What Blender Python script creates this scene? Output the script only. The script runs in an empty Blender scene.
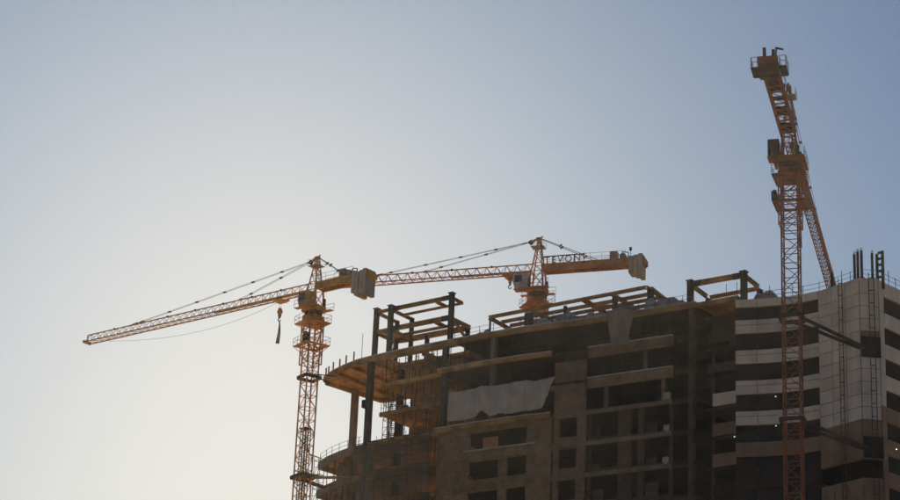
import bpy, math, random
from mathutils import Vector, Matrix, noise
R = math.radians
random.seed(7)
scene = bpy.context.scene
col = scene.collection

# ------------------------------------------------------------------ camera
FPX, XV, YV = 2200.0, 711.0, -5630.0            # focal length and zenith vanishing point (900 x 500 frame)
R2 = math.hypot(XV - 450, 250 - YV)
TH = math.atan(FPX / R2)
RHO = math.atan((XV - 450) / (250 - YV))
fwd = Vector((0, math.cos(TH), math.sin(TH)))
p0 = Vector((0, -math.sin(TH), math.cos(TH))); r0 = Vector((1, 0, 0))
cr = r0 * math.cos(RHO) + p0 * math.sin(RHO)
cp = -r0 * math.sin(RHO) + p0 * math.cos(RHO)
cam_d = bpy.data.cameras.new('camera'); cam = bpy.data.objects.new('camera', cam_d); col.objects.link(cam)
M = Matrix((cr, cp, -fwd)).transposed().to_4x4(); M.translation = (0, 0, 1.7)
cam.matrix_world = M
cam_d.sensor_width = 36.0; cam_d.lens = 36.0 * FPX / 900.0
cam_d.clip_start = 0.5; cam_d.clip_end = 20000
scene.camera = cam

# ------------------------------------------------------------------ sky, sun, exposure
SUN_AZ, SUN_EL = -5.0, 20.0                       # degrees left of the view direction, above the horizon
world = bpy.data.worlds.new('World'); scene.world = world; world.use_nodes = True
nt = world.node_tree; nt.nodes.clear()
sky = nt.nodes.new('ShaderNodeTexSky'); sky.sky_type = 'NISHITA'; sky.sun_disc = False
sky.sun_elevation = R(SUN_EL); sky.sun_rotation = R(SUN_AZ)
sky.altitude = 0; sky.air_density = 1.0; sky.dust_density = 1.0; sky.ozone_density = 2.0
bg = nt.nodes.new('ShaderNodeBackground'); bg.inputs['Strength'].default_value = 0.06
wo = nt.nodes.new('ShaderNodeOutputWorld')
# hazy air whitens the glow round the sun: a gentle tone curve for each channel of the sky
sp = nt.nodes.new('ShaderNodeSeparateColor'); cb_ = nt.nodes.new('ShaderNodeCombineColor'); nt.links.new(sky.outputs[0], sp.inputs[0])
for i, (gain, gam) in enumerate(((0.0171, 1.145), (0.0346, 0.965), (0.0815, 0.72))):
    pw = nt.nodes.new('ShaderNodeMath'); pw.operation = 'POWER'; pw.inputs[1].default_value = gam; nt.links.new(sp.outputs[i], pw.inputs[0])
    ml = nt.nodes.new('ShaderNodeMath'); ml.operation = 'MULTIPLY'; ml.inputs[1].default_value = gain / 0.06; nt.links.new(pw.outputs[0], ml.inputs[0])
    nt.links.new(ml.outputs[0], cb_.inputs[i])
nt.links.new(cb_.outputs[0], bg.inputs['Color']); nt.links.new(bg.outputs[0], wo.inputs['Surface'])
sun_d = bpy.data.lights.new('sun', 'SUN'); sun_d.energy = 5.0; sun_d.angle = R(0.5); sun_d.color = (1.0, 0.84, 0.58)
sun = bpy.data.objects.new('sun', sun_d); col.objects.link(sun)
sdir = Vector((math.sin(R(SUN_AZ)) * math.cos(R(SUN_EL)), math.cos(R(SUN_AZ)) * math.cos(R(SUN_EL)), math.sin(R(SUN_EL))))
sun.rotation_euler = sdir.to_track_quat('Z', 'Y').to_euler(); sun.location = (0, 0, 200)
HAZE = 0.00006                                      # haze density
vs = scene.view_settings; vs.view_transform = 'Standard'; vs.look = 'None'; vs.exposure = 0.0; vs.gamma = 1.0; vs.use_curve_mapping = False

# ------------------------------------------------------------------ materials
def mat(name, c, rough=0.8, var=0.25, scale=0.6, metal=0.0, streak=0.0, rnd=0.0, bump=0.0, c2=None, emit=None, alpha=1.0, trans=0.0, courses=0.0):
    m = bpy.data.materials.new(name); m.use_nodes = True
    n = m.node_tree.nodes; l = m.node_tree.links
    b = n['Principled BSDF']
    b.inputs['Roughness'].default_value = rough; b.inputs['Metallic'].default_value = metal
    geo = n.new('ShaderNodeNewGeometry')
    nz = n.new('ShaderNodeTexNoise'); nz.inputs['Scale'].default_value = scale; nz.inputs['Detail'].default_value = 6; nz.inputs['Roughness'].default_value = 0.65
    l.new(geo.outputs['Position'], nz.inputs['Vector'])
    rp = n.new('ShaderNodeValToRGB')
    lo = [x * (1 - var) for x in (c2 or c)]; hi = [min(1, x * (1 + var)) for x in c]
    rp.color_ramp.elements[0].position = 0.3; rp.color_ramp.elements[1].position = 0.7
    rp.color_ramp.elements[0].color = (*lo, 1); rp.color_ramp.elements[1].color = (*hi, 1)
    l.new(nz.outputs['Fac'], rp.inputs['Fac'])
    out = rp.outputs['Color']
    def mult(sock, fac_sock, lo_, hi_):
        mr = n.new('ShaderNodeMapRange'); mr.inputs['To Min'].default_value = lo_; mr.inputs['To Max'].default_value = hi_
        l.new(fac_sock, mr.inputs['Value'])
        mx = n.new('ShaderNodeMix'); mx.data_type = 'RGBA'; mx.blend_type = 'MULTIPLY'; mx.inputs[0].default_value = 1.0
        l.new(sock, mx.inputs[6]); l.new(mr.outputs[0], mx.inputs[7])
        return mx.outputs[2]
    if streak:
        mp = n.new('ShaderNodeMapping'); mp.inputs['Scale'].default_value = (1.1, 1.1, 0.16)
        l.new(geo.outputs['Position'], mp.inputs['Vector'])
        n2 = n.new('ShaderNodeTexNoise'); n2.inputs['Scale'].default_value = 1.0; n2.inputs['Detail'].default_value = 4
        l.new(mp.outputs[0], n2.inputs['Vector'])
        out = mult(out, n2.outputs['Fac'], 1 - 1.6 * streak, 1 + 0.6 * streak)
    if courses:                                       # faint masonry courses in the wall's own plane
        tc = n.new('ShaderNodeTexCoord'); sx = n.new('ShaderNodeSeparateXYZ'); cx = n.new('ShaderNodeCombineXYZ')
        l.new(tc.outputs['Object'], sx.inputs[0]); l.new(sx.outputs['X'], cx.inputs['X']); l.new(sx.outputs['Z'], cx.inputs['Y'])
        bk = n.new('ShaderNodeTexBrick'); bk.inputs['Scale'].default_value = 1.0; bk.inputs['Brick Width'].default_value = 0.62; bk.inputs['Row Height'].default_value = 0.3
        bk.inputs['Mortar Size'].default_value = 0.03; bk.inputs['Color1'].default_value = (0.62, 0.62, 0.62, 1); bk.inputs['Color2'].default_value = (1, 1, 1, 1); bk.inputs['Mortar'].default_value = (0.45, 0.45, 0.45, 1)
        l.new(cx.outputs[0], bk.inputs['Vector']); out = mult(out, bk.outputs['Color'], 1 - courses, 1 + 0.3 * courses)
    if rnd:
        oi = n.new('ShaderNodeObjectInfo')
        out = mult(out, oi.outputs['Random'], 1 - rnd, 1 + rnd * 0.4)
    l.new(out, b.inputs['Base Color'])
    if bump:
        bp = n.new('ShaderNodeBump'); bp.inputs['Strength'].default_value = bump; bp.inputs['Distance'].default_value = 0.08
        n3 = n.new('ShaderNodeTexNoise'); n3.inputs['Scale'].default_value = 3.0; n3.inputs['Detail'].default_value = 5
        l.new(geo.outputs['Position'], n3.inputs['Vector']); l.new(n3.outputs['Fac'], bp.inputs['Height']); l.new(bp.outputs[0], b.inputs['Normal'])
    if emit:
        b.inputs['Emission Color'].default_value = (*emit[0], 1); b.inputs['Emission Strength'].default_value = emit[1]
    b.inputs['Alpha'].default_value = alpha
    if trans: b.inputs['Transmission Weight'].default_value = trans
    return m
MT = dict(
    ground=mat('ground', (0.42, 0.335, 0.21), 0.95, 0.3, 0.02),
    concrete=mat('raw_concrete', (0.27, 0.185, 0.115), 0.9, 0.3, 0.5, streak=0.3, rnd=0.2, bump=0.3),
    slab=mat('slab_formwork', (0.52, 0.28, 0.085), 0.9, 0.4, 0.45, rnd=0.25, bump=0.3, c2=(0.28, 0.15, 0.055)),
    dblock=mat('shaded_blockwork', (0.115, 0.075, 0.04), 0.95, 0.4, 0.7, streak=0.25, rnd=0.25, bump=0.4, courses=0.6),  # darker copy of the blockwork: shade of the right bays put into the colour
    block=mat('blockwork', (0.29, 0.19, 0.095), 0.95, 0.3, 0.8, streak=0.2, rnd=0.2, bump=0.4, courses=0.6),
    under=mat('shaded_soffit', (0.075, 0.05, 0.031), 0.95, 0.35, 0.4, rnd=0.2, bump=0.3),  # darker slab copy, ceiling shade put into the colour
    rust=mat('rusty_weight', (0.17, 0.1, 0.06), 0.9, 0.3, 0.8, rnd=0.15),
    cabw=mat('cab_cream', (0.66, 0.56, 0.42), 0.6, 0.15, 0.8),
    film=mat('dusty_film', (0.34, 0.25, 0.17), 0.7, 0.3, 0.7, streak=0.35, bump=0.5, alpha=0.85),
    inner=mat('inner_wall', (0.04, 0.031, 0.024), 0.95, 0.3, 0.4, streak=0.3),  # near-black so the colour carries the shade inside the voids
    edge=mat('sunlit_rim', (0.5, 0.46, 0.4), 0.6, 0.3, 1.5),  # pale tone that paints the sunlit rim of the slab edges
    steel=mat('dark_steel', (0.078, 0.062, 0.046), 0.85, 0.35, 1.2, rnd=0.2),
    ochre=mat('primed_steel', (0.46, 0.235, 0.05), 0.75, 0.3, 0.7, rnd=0.25, c2=(0.3, 0.14, 0.03)),
    yellow=mat('crane_yellow', (0.8, 0.39, 0.035), 0.6, 0.25, 0.8, rnd=0.15, c2=(0.5, 0.22, 0.03)),
    orange=mat('crane_orange', (0.76, 0.27, 0.04), 0.6, 0.25, 0.8, rnd=0.12, c2=(0.38, 0.14, 0.045)),
    rorange=mat('crane_rust_orange', (0.36, 0.125, 0.036), 0.7, 0.3, 0.8, rnd=0.15, c2=(0.26, 0.09, 0.03)),  # redder crane paint, darkened to carry the shade on the lower mast
    weight=mat('counterweight', (0.66, 0.52, 0.34), 0.9, 0.2, 0.8, streak=0.3, rnd=0.15),
    cable=mat('cable', (0.1, 0.085, 0.07), 0.6, 0.2, 1.0),
    grey=mat('grey_metal', (0.33, 0.28, 0.22), 0.6, 0.2, 0.8),
    void=mat('void_dark', (0.03, 0.026, 0.02), 0.55, 0.4, 0.7),  # for the opening infill, shade of the voids put into the colour
    glass=mat('cab_glass', (0.03, 0.035, 0.04), 0.15, 0.1, 1.0),
    panel=mat('pale_panel', (0.84, 0.72, 0.53), 0.75, 0.12, 0.5, streak=0.22, rnd=0.12),
    brown=mat('brown_panel', (0.34, 0.21, 0.12), 0.85, 0.2, 0.5, streak=0.25, rnd=0.15),
    tarp=mat('grey_tarp', (0.55, 0.475, 0.36), 0.8, 0.2, 0.5, streak=0.2, bump=0.5),
    pile=mat('pile_cover', (0.42, 0.37, 0.28), 0.8, 0.35, 1.2, bump=0.6),
    net=mat('debris_net', (0.24, 0.2, 0.13), 0.95, 0.4, 0.5, streak=0.5, alpha=0.36),
    ply=mat('plywood', (0.5, 0.2, 0.08), 0.8, 0.2, 1.0),
    bag=mat('cement_bag', (0.5, 0.41, 0.28), 0.85, 0.15, 2.0, rnd=0.2),
    lamp=mat('lamp_lens', (0.9, 0.9, 0.9), 0.3, 0.0, 1.0, emit=((1.0, 0.95, 0.88), 2.5)),
    sign=mat('sign_red', (0.32, 0.09, 0.035), 0.6, 0.2, 1.0),
)

for k_ in ('void', 'inner', 'under', 'steel', 'tarp', 'panel', 'pile'): MT[k_].node_tree.nodes['Principled BSDF'].inputs['Specular IOR Level'].default_value = 0.12
MT['void'].node_tree.nodes['Principled BSDF'].inputs['Roughness'].default_value = 0.9

# ------------------------------------------------------------------ helpers
class MB:
    def __init__(s): s.v = []; s.f = []
    def add(s, vs_, fs_):
        o = len(s.v); s.v += [tuple(v) for v in vs_]; s.f += [[o + i for i in f] for f in fs_]; return s
    def box(s, x0, x1, y0, y1, z0, z1):
        return s.add([(x0,y0,z0),(x1,y0,z0),(x1,y1,z0),(x0,y1,z0),(x0,y0,z1),(x1,y0,z1),(x1,y1,z1),(x0,y1,z1)],
                     [(0,3,2,1),(4,5,6,7),(0,1,5,4),(1,2,6,5),(2,3,7,6),(3,0,4,7)])
    def bar(s, p, q, w, h=None, up=(0, 0, 1)):
        p = Vector(p); q = Vector(q); h = h or w; d = (q - p)
        if d.length < 1e-6: return s
        d.normalize(); u = Vector(up)
        if abs(d.dot(u)) > 0.98: u = Vector((1, 0, 0))
        a = d.cross(u).normalized(); b = a.cross(d).normalized()
        vs_ = []
        for c in (p, q):
            for sa, sb in ((-1,-1),(1,-1),(1,1),(-1,1)): vs_.append(c + a * (sa * w / 2) + b * (sb * h / 2))
        return s.add(vs_, [(0,1,2,3),(7,6,5,4),(0,4,5,1),(1,5,6,2),(2,6,7,3),(3,7,4,0)])
    def ibeam(s, p, q, w, h, t=0.05):
        p = Vector(p); q = Vector(q); z = Vector((0, 0, h / 2 - t / 2))
        s.bar(p + z, q + z, w, t); s.bar(p - z, q - z, w, t); s.bar(p, q, t, h - 2 * t); return s
    def hcol(s, x, y, z0, z1, w, t=0.06):
        s.box(x - w/2, x + w/2, y - w/2, y - w/2 + t, z0, z1); s.box(x - w/2, x + w/2, y + w/2 - t, y + w/2, z0, z1)
        return s.box(x - t/2, x + t/2, y - w/2 + t, y + w/2 - t, z0, z1)
    def cyl(s, p, q, r, n=10, r1=None):
        p = Vector(p); q = Vector(q); d = (q - p).normalized(); u = Vector((0, 0, 1)) if abs(d.z) < 0.9 else Vector((1, 0, 0))
        a = d.cross(u).normalized(); b = a.cross(d); r1 = r if r1 is None else r1
        vs_ = [p + (a * math.cos(2*math.pi*i/n) + b * math.sin(2*math.pi*i/n)) * r for i in range(n)]
        vs_ += [q + (a * math.cos(2*math.pi*i/n) + b * math.sin(2*math.pi*i/n)) * r1 for i in range(n)]
        fs_ = [(i, (i+1) % n, n + (i+1) % n, n + i) for i in range(n)] + [tuple(range(n))[::-1], tuple(range(n, 2*n))]
        return s.add(vs_, fs_)
    def prism(s, pts, z0, z1):
        n = len(pts)
        return s.add([(x, y, z0) for x, y in pts] + [(x, y, z1) for x, y in pts],
                     [tuple(range(n))[::-1], tuple(range(n, 2*n))] + [(i, (i+1) % n, n + (i+1) % n, n + i) for i in range(n)])
    def mesh(s, name):
        me = bpy.data.meshes.new(name); me.from_pydata(s.v, [], s.f); me.update(); return me
    def build(s, name, m, parent=None):
        return link(name, s.mesh(name), m, parent)
def link(name, me, m, parent=None):
    if m is not None and not me.materials: me.materials.append(MT[m])
    o = bpy.data.objects.new(name, me); col.objects.link(o); o.parent = parent
    return o
def tag(o, label, cat, group=None):
    o['label'] = label; o['category'] = cat
    if group: o['group'] = group
    return o
def struct(o): o['kind'] = 'structure'; return o
def empty(name, loc=(0, 0, 0), rz=0.0):
    o = bpy.data.objects.new(name, None); col.objects.link(o); o.location = loc; o.rotation_euler = (0, 0, rz); o.empty_display_size = 1
    return o
BO = Vector((45.2, 227.7, 0)); BROT = math.atan2(-0.6, 0.8)         # the building's own frame: x along the facade, y inward
BX = Vector((0.8, -0.6, 0)); BY = Vector((0.6, 0.8, 0))
def W(x, y, z=0.0): return BO + BX * x + BY * y + Vector((0, 0, z))
def bthing(name, x=0, y=0, z=0):                                     # a thing standing in the building's frame
    return empty(name, W(x, y, z), BROT)

# ------------------------------------------------------------------ ground
g = MB(); g.add([(-6000, -6000, 0), (6000, -6000, 0), (6000, 6000, 0), (-6000, 6000, 0)], [(0, 1, 2, 3)])
struct(g.build('ground', 'ground'))
hz = MB().box(-6050, 6050, -6050, 6050, -1.2, 112.0).build('haze', None); hz['kind'] = 'stuff'
hm_ = bpy.data.materials.new('haze'); hm_.use_nodes = True; hn = hm_.node_tree.nodes; hn.clear()
pv = hn.new('ShaderNodeVolumePrincipled'); pv.inputs['Color'].default_value = (0.93, 0.93, 0.93, 1); pv.inputs['Density'].default_value = HAZE; pv.inputs['Anisotropy'].default_value = 0.55
ho_ = hn.new('ShaderNodeOutputMaterial'); hm_.node_tree.links.new(pv.outputs[0], ho_.inputs['Volume']); hz.data.materials.append(hm_)

# ------------------------------------------------------------------ unfinished building
FR = [(-79, 3.5), (-76.2, 1.8), (-73, 0.45), (-70.1, -0.45), (-68, -0.75), (-62.8, -1.15), (-56.4, -1.3), (-50.2, -1.4), (-43, -1.0), (-36.6, -0.1), (-29.8, 0.4), (-21.2, 1.0)]
def fy(x):
    for (a, b), (c, d) in zip(FR, FR[1:]):
        if x <= c: return b + (d - b) * (x - a) / (c - a)
    return FR[-1][1]
def strip(x0, x1, off=0.0):
    xs = [x0] + [x for x, _ in FR if x0 + 0.05 < x < x1 - 0.05] + [x1]
    return [(x, fy(x) + off) for x in xs]
def LV(k): return 86.8 - 3.8 * k
bld = bthing('unfinished_building')
tag(bld, 'unfinished concrete and steel frame building with bare floors and a curved front', 'building')
def slab(x0, x1, z, off=0.0, yb=20.0, th=0.32, left=None, name='floor_slab', m='slab'):
    pts = strip(x0, x1, off) + [(x1, yb), (left if left is not None else x0, yb)]
    return MB().prism(pts, z - th, z).build(name, m, bld)
def fascia(x0, x1, z, off=0.0, h=0.62, t=0.35, name='edge_beam', m='slab', top=0.03):
    p = strip(x0, x1, off - 0.03); q = [(x, y + t) for x, y in reversed(p)]
    return MB().prism(p + q, z - h, z + top).build(name, m, bld)
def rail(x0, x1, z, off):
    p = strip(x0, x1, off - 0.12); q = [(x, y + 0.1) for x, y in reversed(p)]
    return MB().prism(p + q, z - 0.04, z + 0.07).build('sunlit_rim', 'edge', bld)  # pale strip added in place of sunlight catching the slab rim
def bx(name, m, *a): return MB().box(*a).build(name, m, bld)
# roof
slab(-79, -66, 86.8, yb=14.2, left=-77.4); slab(-66, -54.6, 86.8, yb=0.5)
MB().box(-66, -54.6, 3.2, 14.2, 86.48, 86.8).build('floor_slab', 'slab', bld)
MB().box(-60.6, -60.2, 0.5, 3.2, 86.2, 86.78).build('cross_beam', 'ochre', bld)
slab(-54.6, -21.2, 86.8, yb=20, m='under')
fascia(-79, -54.6, 86.8); fascia(-54.6, -21.2, 86.8)
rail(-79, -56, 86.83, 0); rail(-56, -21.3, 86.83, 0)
MB().bar((-78.9, 3.9, 86.3), (-77.45, 14.1, 86.3), 0.35, 0.7).build('edge_beam', 'slab', bld)
MB().bar((-77.3, 14.05, 86.2), (-66, 14.05, 86.2), 0.3, 0.6).build('edge_beam', 'slab', bld)
for x in (-75, -71.5, -68): MB().bar((x, fy(x) + 0.4, 86.27), (x, 13.9, 86.27), 0.3, 0.42).build('cross_beam', 'slab', bld)
# floors at the open left bay and the middle bay
for k in (1, 2):
    slab(-66.2, -56.3, LV(k), off=0.5, yb=9.5); fascia(-66.2, -56.3, LV(k), off=0.5, h=0.5)
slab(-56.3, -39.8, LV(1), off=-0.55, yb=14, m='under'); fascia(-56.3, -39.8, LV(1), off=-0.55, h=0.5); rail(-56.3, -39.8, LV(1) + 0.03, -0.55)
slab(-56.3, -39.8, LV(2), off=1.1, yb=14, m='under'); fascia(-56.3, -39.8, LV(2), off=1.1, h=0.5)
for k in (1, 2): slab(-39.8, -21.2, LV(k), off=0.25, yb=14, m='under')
# full floors further down
for k in range(3, 23):
    o = -0.55 if k == 3 else 0.0
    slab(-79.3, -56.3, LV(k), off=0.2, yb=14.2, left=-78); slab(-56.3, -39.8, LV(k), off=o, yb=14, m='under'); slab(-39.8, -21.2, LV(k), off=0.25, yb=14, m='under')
    if k < 9:
        fascia(-79.3, -68.4, LV(k), off=0.2, h=0.95, m='concrete'); fascia(-68.4, -56.3, LV(k), off=0.2, h=0.55); fascia(-56.3, -39.8, LV(k), off=o, h=0.55 if k == 3 else 0.7, m='slab' if k == 3 else 'block')
        MB().bar((-79.1, 4.0, LV(k) - 0.5), (-78.05, 14.0, LV(k) - 0.5), 0.3, 0.9).build('edge_beam', 'concrete', bld)
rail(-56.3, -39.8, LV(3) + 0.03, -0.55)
# columns
def column(x, y, z0, z1, w=0.55, m='concrete', name='column'):
    return MB().box(x - w/2, x + w/2, y - w/2, y + w/2, z0, z1).build(name, m, bld)
column(-77.3, 8.2, 0, 86.1, 0.75)
column(-68.0, fy(-68) + 0.45, 0, 86.2, 0.7, 'steel'); column(-66.6, 4.2, 0, 86.2, 0.7, 'steel'); column(-56.0, fy(-56) + 0.75, 0, 86.2, 0.65, 'steel')
column(-48.4, fy(-48.4) + 0.35, LV(3), 86.2, 0.6)
for x in (-73.5, -62, -56, -48.4, -40.2, -30, -22): column(x, 13, 0, 86.2, 0.6)
column(-73.2, 2.6, 0, LV(3) - 0.4, 0.6)
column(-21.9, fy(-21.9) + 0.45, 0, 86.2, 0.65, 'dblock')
# wall bracket clamped to the dark column by the terrace
MB().box(-68.9, -68.4, -0.7, 0.2, 80.2, 81.2).build('column_bracket', 'steel', bld)
# walls at the back of the open bays, core, and shuttering
for k in range(0, 8):
    z1 = LV(k) - 0.33; z0 = LV(k + 1) + 0.01
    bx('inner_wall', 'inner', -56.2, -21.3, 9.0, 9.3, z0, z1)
    if k < 3:
        bx('core_wall', 'block', -64.6, -61.5, 6.2, 9.4, z0, z1); bx('core_wall', 'slab', -60.9, -56.4, 7.4, 9.4, z0, z1 - (0.75 if k == 0 else 0.0))
        bx('shutter_panel', 'slab', -64.3, -60.4, 3.4, 3.55, z0, z1 - 0.9); bx('shutter_panel', 'slab', -60.0, -56.6, 4.0, 4.15, z0 + 0.9, z1 - 0.2)
        for x in (-65.2, -62.9, -61.2, -58.8, -57.1):
            m_ = MB()
            for dy in (0, 0.45): m_.box(x - 0.04, x + 0.04, 0.2 + dy, 0.28 + dy, z0, z1)
            for j in range(6): m_.box(x - 0.03, x + 0.03, 0.28, 0.65, z0 + 0.35 + j * 0.55, z0 + 0.41 + j * 0.55)
            m_.build('prop_frame', 'ochre' if int(x) % 2 else 'concrete', bld)
        m_ = MB()
        for i in range(12): m_.bar((-66.1, 1.5 + i * 0.05, z0 + i * 0.27), (-65.1, 1.5 + i * 0.05, z0 + i * 0.27), 0.12, 0.05)
        m_.bar((-66.12, 1.4, z0), (-66.12, 2.1, z1), 0.07); m_.bar((-65.08, 1.4, z0), (-65.08, 2.1, z1), 0.07)
        m_.build('site_stair', 'steel', bld)
def wall(x0, x1, z0, z1, y0, t, ops, m='block', name='wall'):
    """one storey of wall with openings (xa, xb, za, zb), front face following the slab edge"""
    mb = MB(); xs = sorted({x0, x1} | {o[0] for o in ops} | {o[1] for o in ops})
    for a, b in zip(xs, xs[1:]):
        op = [o for o in ops if o[0] <= a + 1e-4 and o[1] >= b - 1e-4]
        segs = [(z0, z1)] if not op else [(z0, op[0][2]), (op[0][3], z1)]
        for za, zb in segs:
            if zb - za > 0.02:
                ya = fy(a) + y0; yb = fy(b) + y0
                mb.prism([(a, ya), (b, yb), (b, yb + t), (a, ya + t)], za, zb)
    return mb.build(name, m, bld)
for k in range(3, 22):
    zt = LV(k) - 0.33; zb = LV(k + 1) + 0.01
    # terrace bay
    wall(-77.6, -69, zb, zt, 3.0, 0.25, [(-75.8, -74.2, zb + 0.9, zt - 0.5), (-72.6, -70.4, zb + 0.2, zt - 0.6)], 'concrete')
    # middle bay
    if k == 3: ops = [(-51.3, -43.2, zb + 0.55, zt - 0.75)]
    else: ops = [(-51.3, -47.1, zb + 0.5, zt - 0.55), (-45.9, -43.2, zb + 0.5, zt - 0.55)]
    wall(-56.2, -40.0, zb, zt, 0.12, 0.3, ops, 'block')
    if k < 9:
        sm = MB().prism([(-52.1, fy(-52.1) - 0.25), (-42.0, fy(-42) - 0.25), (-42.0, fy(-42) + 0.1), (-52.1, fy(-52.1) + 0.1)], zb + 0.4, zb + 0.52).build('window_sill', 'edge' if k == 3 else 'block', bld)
    # pier bay with a window
    wall(-39.6, -35.5, zb, zt, -0.05, 0.35, [(-39.0, -36.6, zb + 0.75, zt - 0.3)], 'block', 'pier')
    # right bays with pilasters
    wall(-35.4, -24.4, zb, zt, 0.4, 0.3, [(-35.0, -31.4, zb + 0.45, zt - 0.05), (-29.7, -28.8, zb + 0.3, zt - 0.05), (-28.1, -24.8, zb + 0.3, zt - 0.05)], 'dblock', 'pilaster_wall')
    rr = random.Random(k * 7)
    for xa, xb in ((-35.0, -31.4), (-28.1, -24.8), (-51.3, -47.1)):
        if k > 3 or xa > -40:
            c_ = xa + rr.uniform(0.2, 0.6) * (xb - xa); hh = rr.uniform(0.5, 1.7)
            MB().box(xa + 0.05, c_, fy(xa) + 0.9, fy(xa) + 1.1, zb, zb + hh + 0.5).build('half_wall', 'dblock', bld)
    if k < 9:
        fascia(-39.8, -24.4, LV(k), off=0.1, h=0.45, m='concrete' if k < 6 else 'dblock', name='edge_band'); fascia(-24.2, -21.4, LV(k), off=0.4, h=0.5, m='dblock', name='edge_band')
for k in (1, 2):
    zt = LV(k) - 0.33; zb = LV(k + 1) + 0.01
    wall(-39.6, -35.6, zb, min(zt, 81.7), -0.05, 0.35, [], 'block', 'pier')
    fascia(-35.4, -24.2, LV(k) + 0.15, off=0.15, h=1.25, m='block', name='parapet_band', t=0.25)
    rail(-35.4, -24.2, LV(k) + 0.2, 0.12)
    fascia(-24.0, -21.4, LV(k), off=0.5, h=0.7, m='dblock', name='edge_band')
for x, k in ((-34.2, 2), (-28.8, 1), (-26.3, 2)): column(x, 2.4, LV(k + 1), LV(k) - 0.33, 0.4)
# steel props, edge guard lines and stacked boards in the open bays
rp_ = random.Random(21); prop = {}
def prop_at(x, y, z0, z1, m='steel', r=0.055):
    key = (round(z1 - z0, 2), r)
    if key not in prop: prop[key] = MB().cyl((0, 0, 0), (0, 0, z1 - z0), r, 6).box(-0.12, 0.12, -0.12, 0.12, 0, 0.03).mesh('prop')
    o_ = link('prop', prop[key], m, bld); o_.location = (x, y, z0); return o_
for k, xa, xb, off in ((0, -55.5, -40.5, 0.9), (0, -39, -23, 1.0), (1, -55.0, -41, 2.2), (1, -34.8, -25, 1.6), (2, -34.8, -25, 1.6), (0, -65, -57, 5.0), (1, -65, -57, 5.0), (2, -65, -57, 5.0), (0, -66, -57, 1.2), (1, -66, -57, 1.4), (2, -66, -57, 1.4), (3, -78, -57.5, 0.9), (4, -78, -57.5, 0.9), (5, -78, -57.5, 0.9)):
    x = xa
    while x < xb:
        prop_at(x, fy(x) + off + rp_.uniform(0, 1.2), LV(k + 1) + 0.01, LV(k) - 0.34); x += rp_.uniform(0.7, 2.1)
def edge_guard(x0, x1, z, off, h=1.1):
    pts = strip(x0, x1, off)
    for hh in (0.5, 1.0):
        m_ = MB()
        for p, q in zip(pts, pts[1:]): m_.bar((*p, z + h * hh), (*q, z + h * hh), 0.035)
        m_.build('guard_rail', 'cable', bld)
    x = x0
    while x < x1: link('guard_upright', guard_me, 'steel', bld).location = (x, fy(x) + off, z); x += rp_.uniform(1.5, 2.4)
guard_me = MB().box(-0.025, 0.025, -0.025, 0.025, 0, 1.15).mesh('guard_upright')
edge_guard(-56, -48.9, LV(1) + 0.03, -0.4); edge_guard(-47.8, -40, LV(1) + 0.03, -0.4); edge_guard(-55.8, -40.2, LV(3) + 0.03, -0.4)
edge_guard(-66, -56.6, LV(1) + 0.03, 0.6); edge_guard(-66, -56.6, LV(2) + 0.03, 0.6); edge_guard(-79, -69, LV(3) + 0.03, 0.4); edge_guard(-35, -24.5, LV(1) + 0.2, 0.3); edge_guard(-35, -24.5, LV(2) + 0.2, 0.3)
edge_guard(-54.4, -22.5, 86.85, 0.3)
for x, k, w, h, y in ((-53.6, 3, 1.6, 0.5, 0.2), (-51.0, 3, 1.1, 0.8, 0.3), (-46.6, 3, 1.9, 0.45, 0.1), (-43.2, 1, 1.6, 0.5, 0.5), (-33.6, 2, 1.2, 0.6, 1.0), (-27.5, 1, 1.5, 0.7, 0.9), (-59.5, 1, 1.6, 0.6, 1.2), (-63, 2, 1.4, 0.7, 1.2)):
    for j in range(4):
        a_ = rp_.uniform(-0.12, 0.12); link('stacked_board', MB().box(x - w/2 + a_, x + w/2 + a_, fy(x) + y, fy(x) + y + 0.5, LV(k) + 0.02 + j * h / 4, LV(k) + (j + 0.85) * h / 4 + 0.02).mesh('stacked_board'), ('edge', 'slab', 'concrete', 'ochre')[j], bld)
MB().box(-21.1, -15.7, 1.3, 7.9, 86.25, 86.6).build('floor_slab', 'slab', bld)
MB().box(-21.1, -15.7, 0.95, 1.28, 86.05, 86.65).build('edge_beam', 'slab', bld)
# hollow at the joint to the tower: stair bays with short bands
for k in range(0, 14):
    z = 83.25 - 3.6 * k
    if k < 8:
        bx('recess_slab', 'under', -21.0, -15.7, 3.2, 12, z - 1.95, z - 1.65)
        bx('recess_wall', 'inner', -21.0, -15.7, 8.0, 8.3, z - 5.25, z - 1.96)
        mm = 'dblock' if k < 2 else ('panel' if k < 3 else ('brown' if k < 5 else 'inner'))
        bx('recess_band', mm, -19.9 if k > 1 else -20.6, -16.0, 2.6, 2.85, z - (1.65 if k > 1 else 1.2), z - 0.2)
        bx('recess_post', 'dblock', -20.2, -19.9, 2.9, 3.2, z - 5.2, z - 1.96)
bx('recess_wall', 'inner', -21.0, -15.7, 8.0, 8.3, 0, 55.0)
bx('recess_wall', 'dblock', -20.8, -16.2, 4.0, 4.2, 83.0, 85.8)
# heavier mass down to the street behind the front walls
bx('inner_wall', 'inner', -56.2, -21.3, 9.0, 9.3, 0.0, LV(8))

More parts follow.
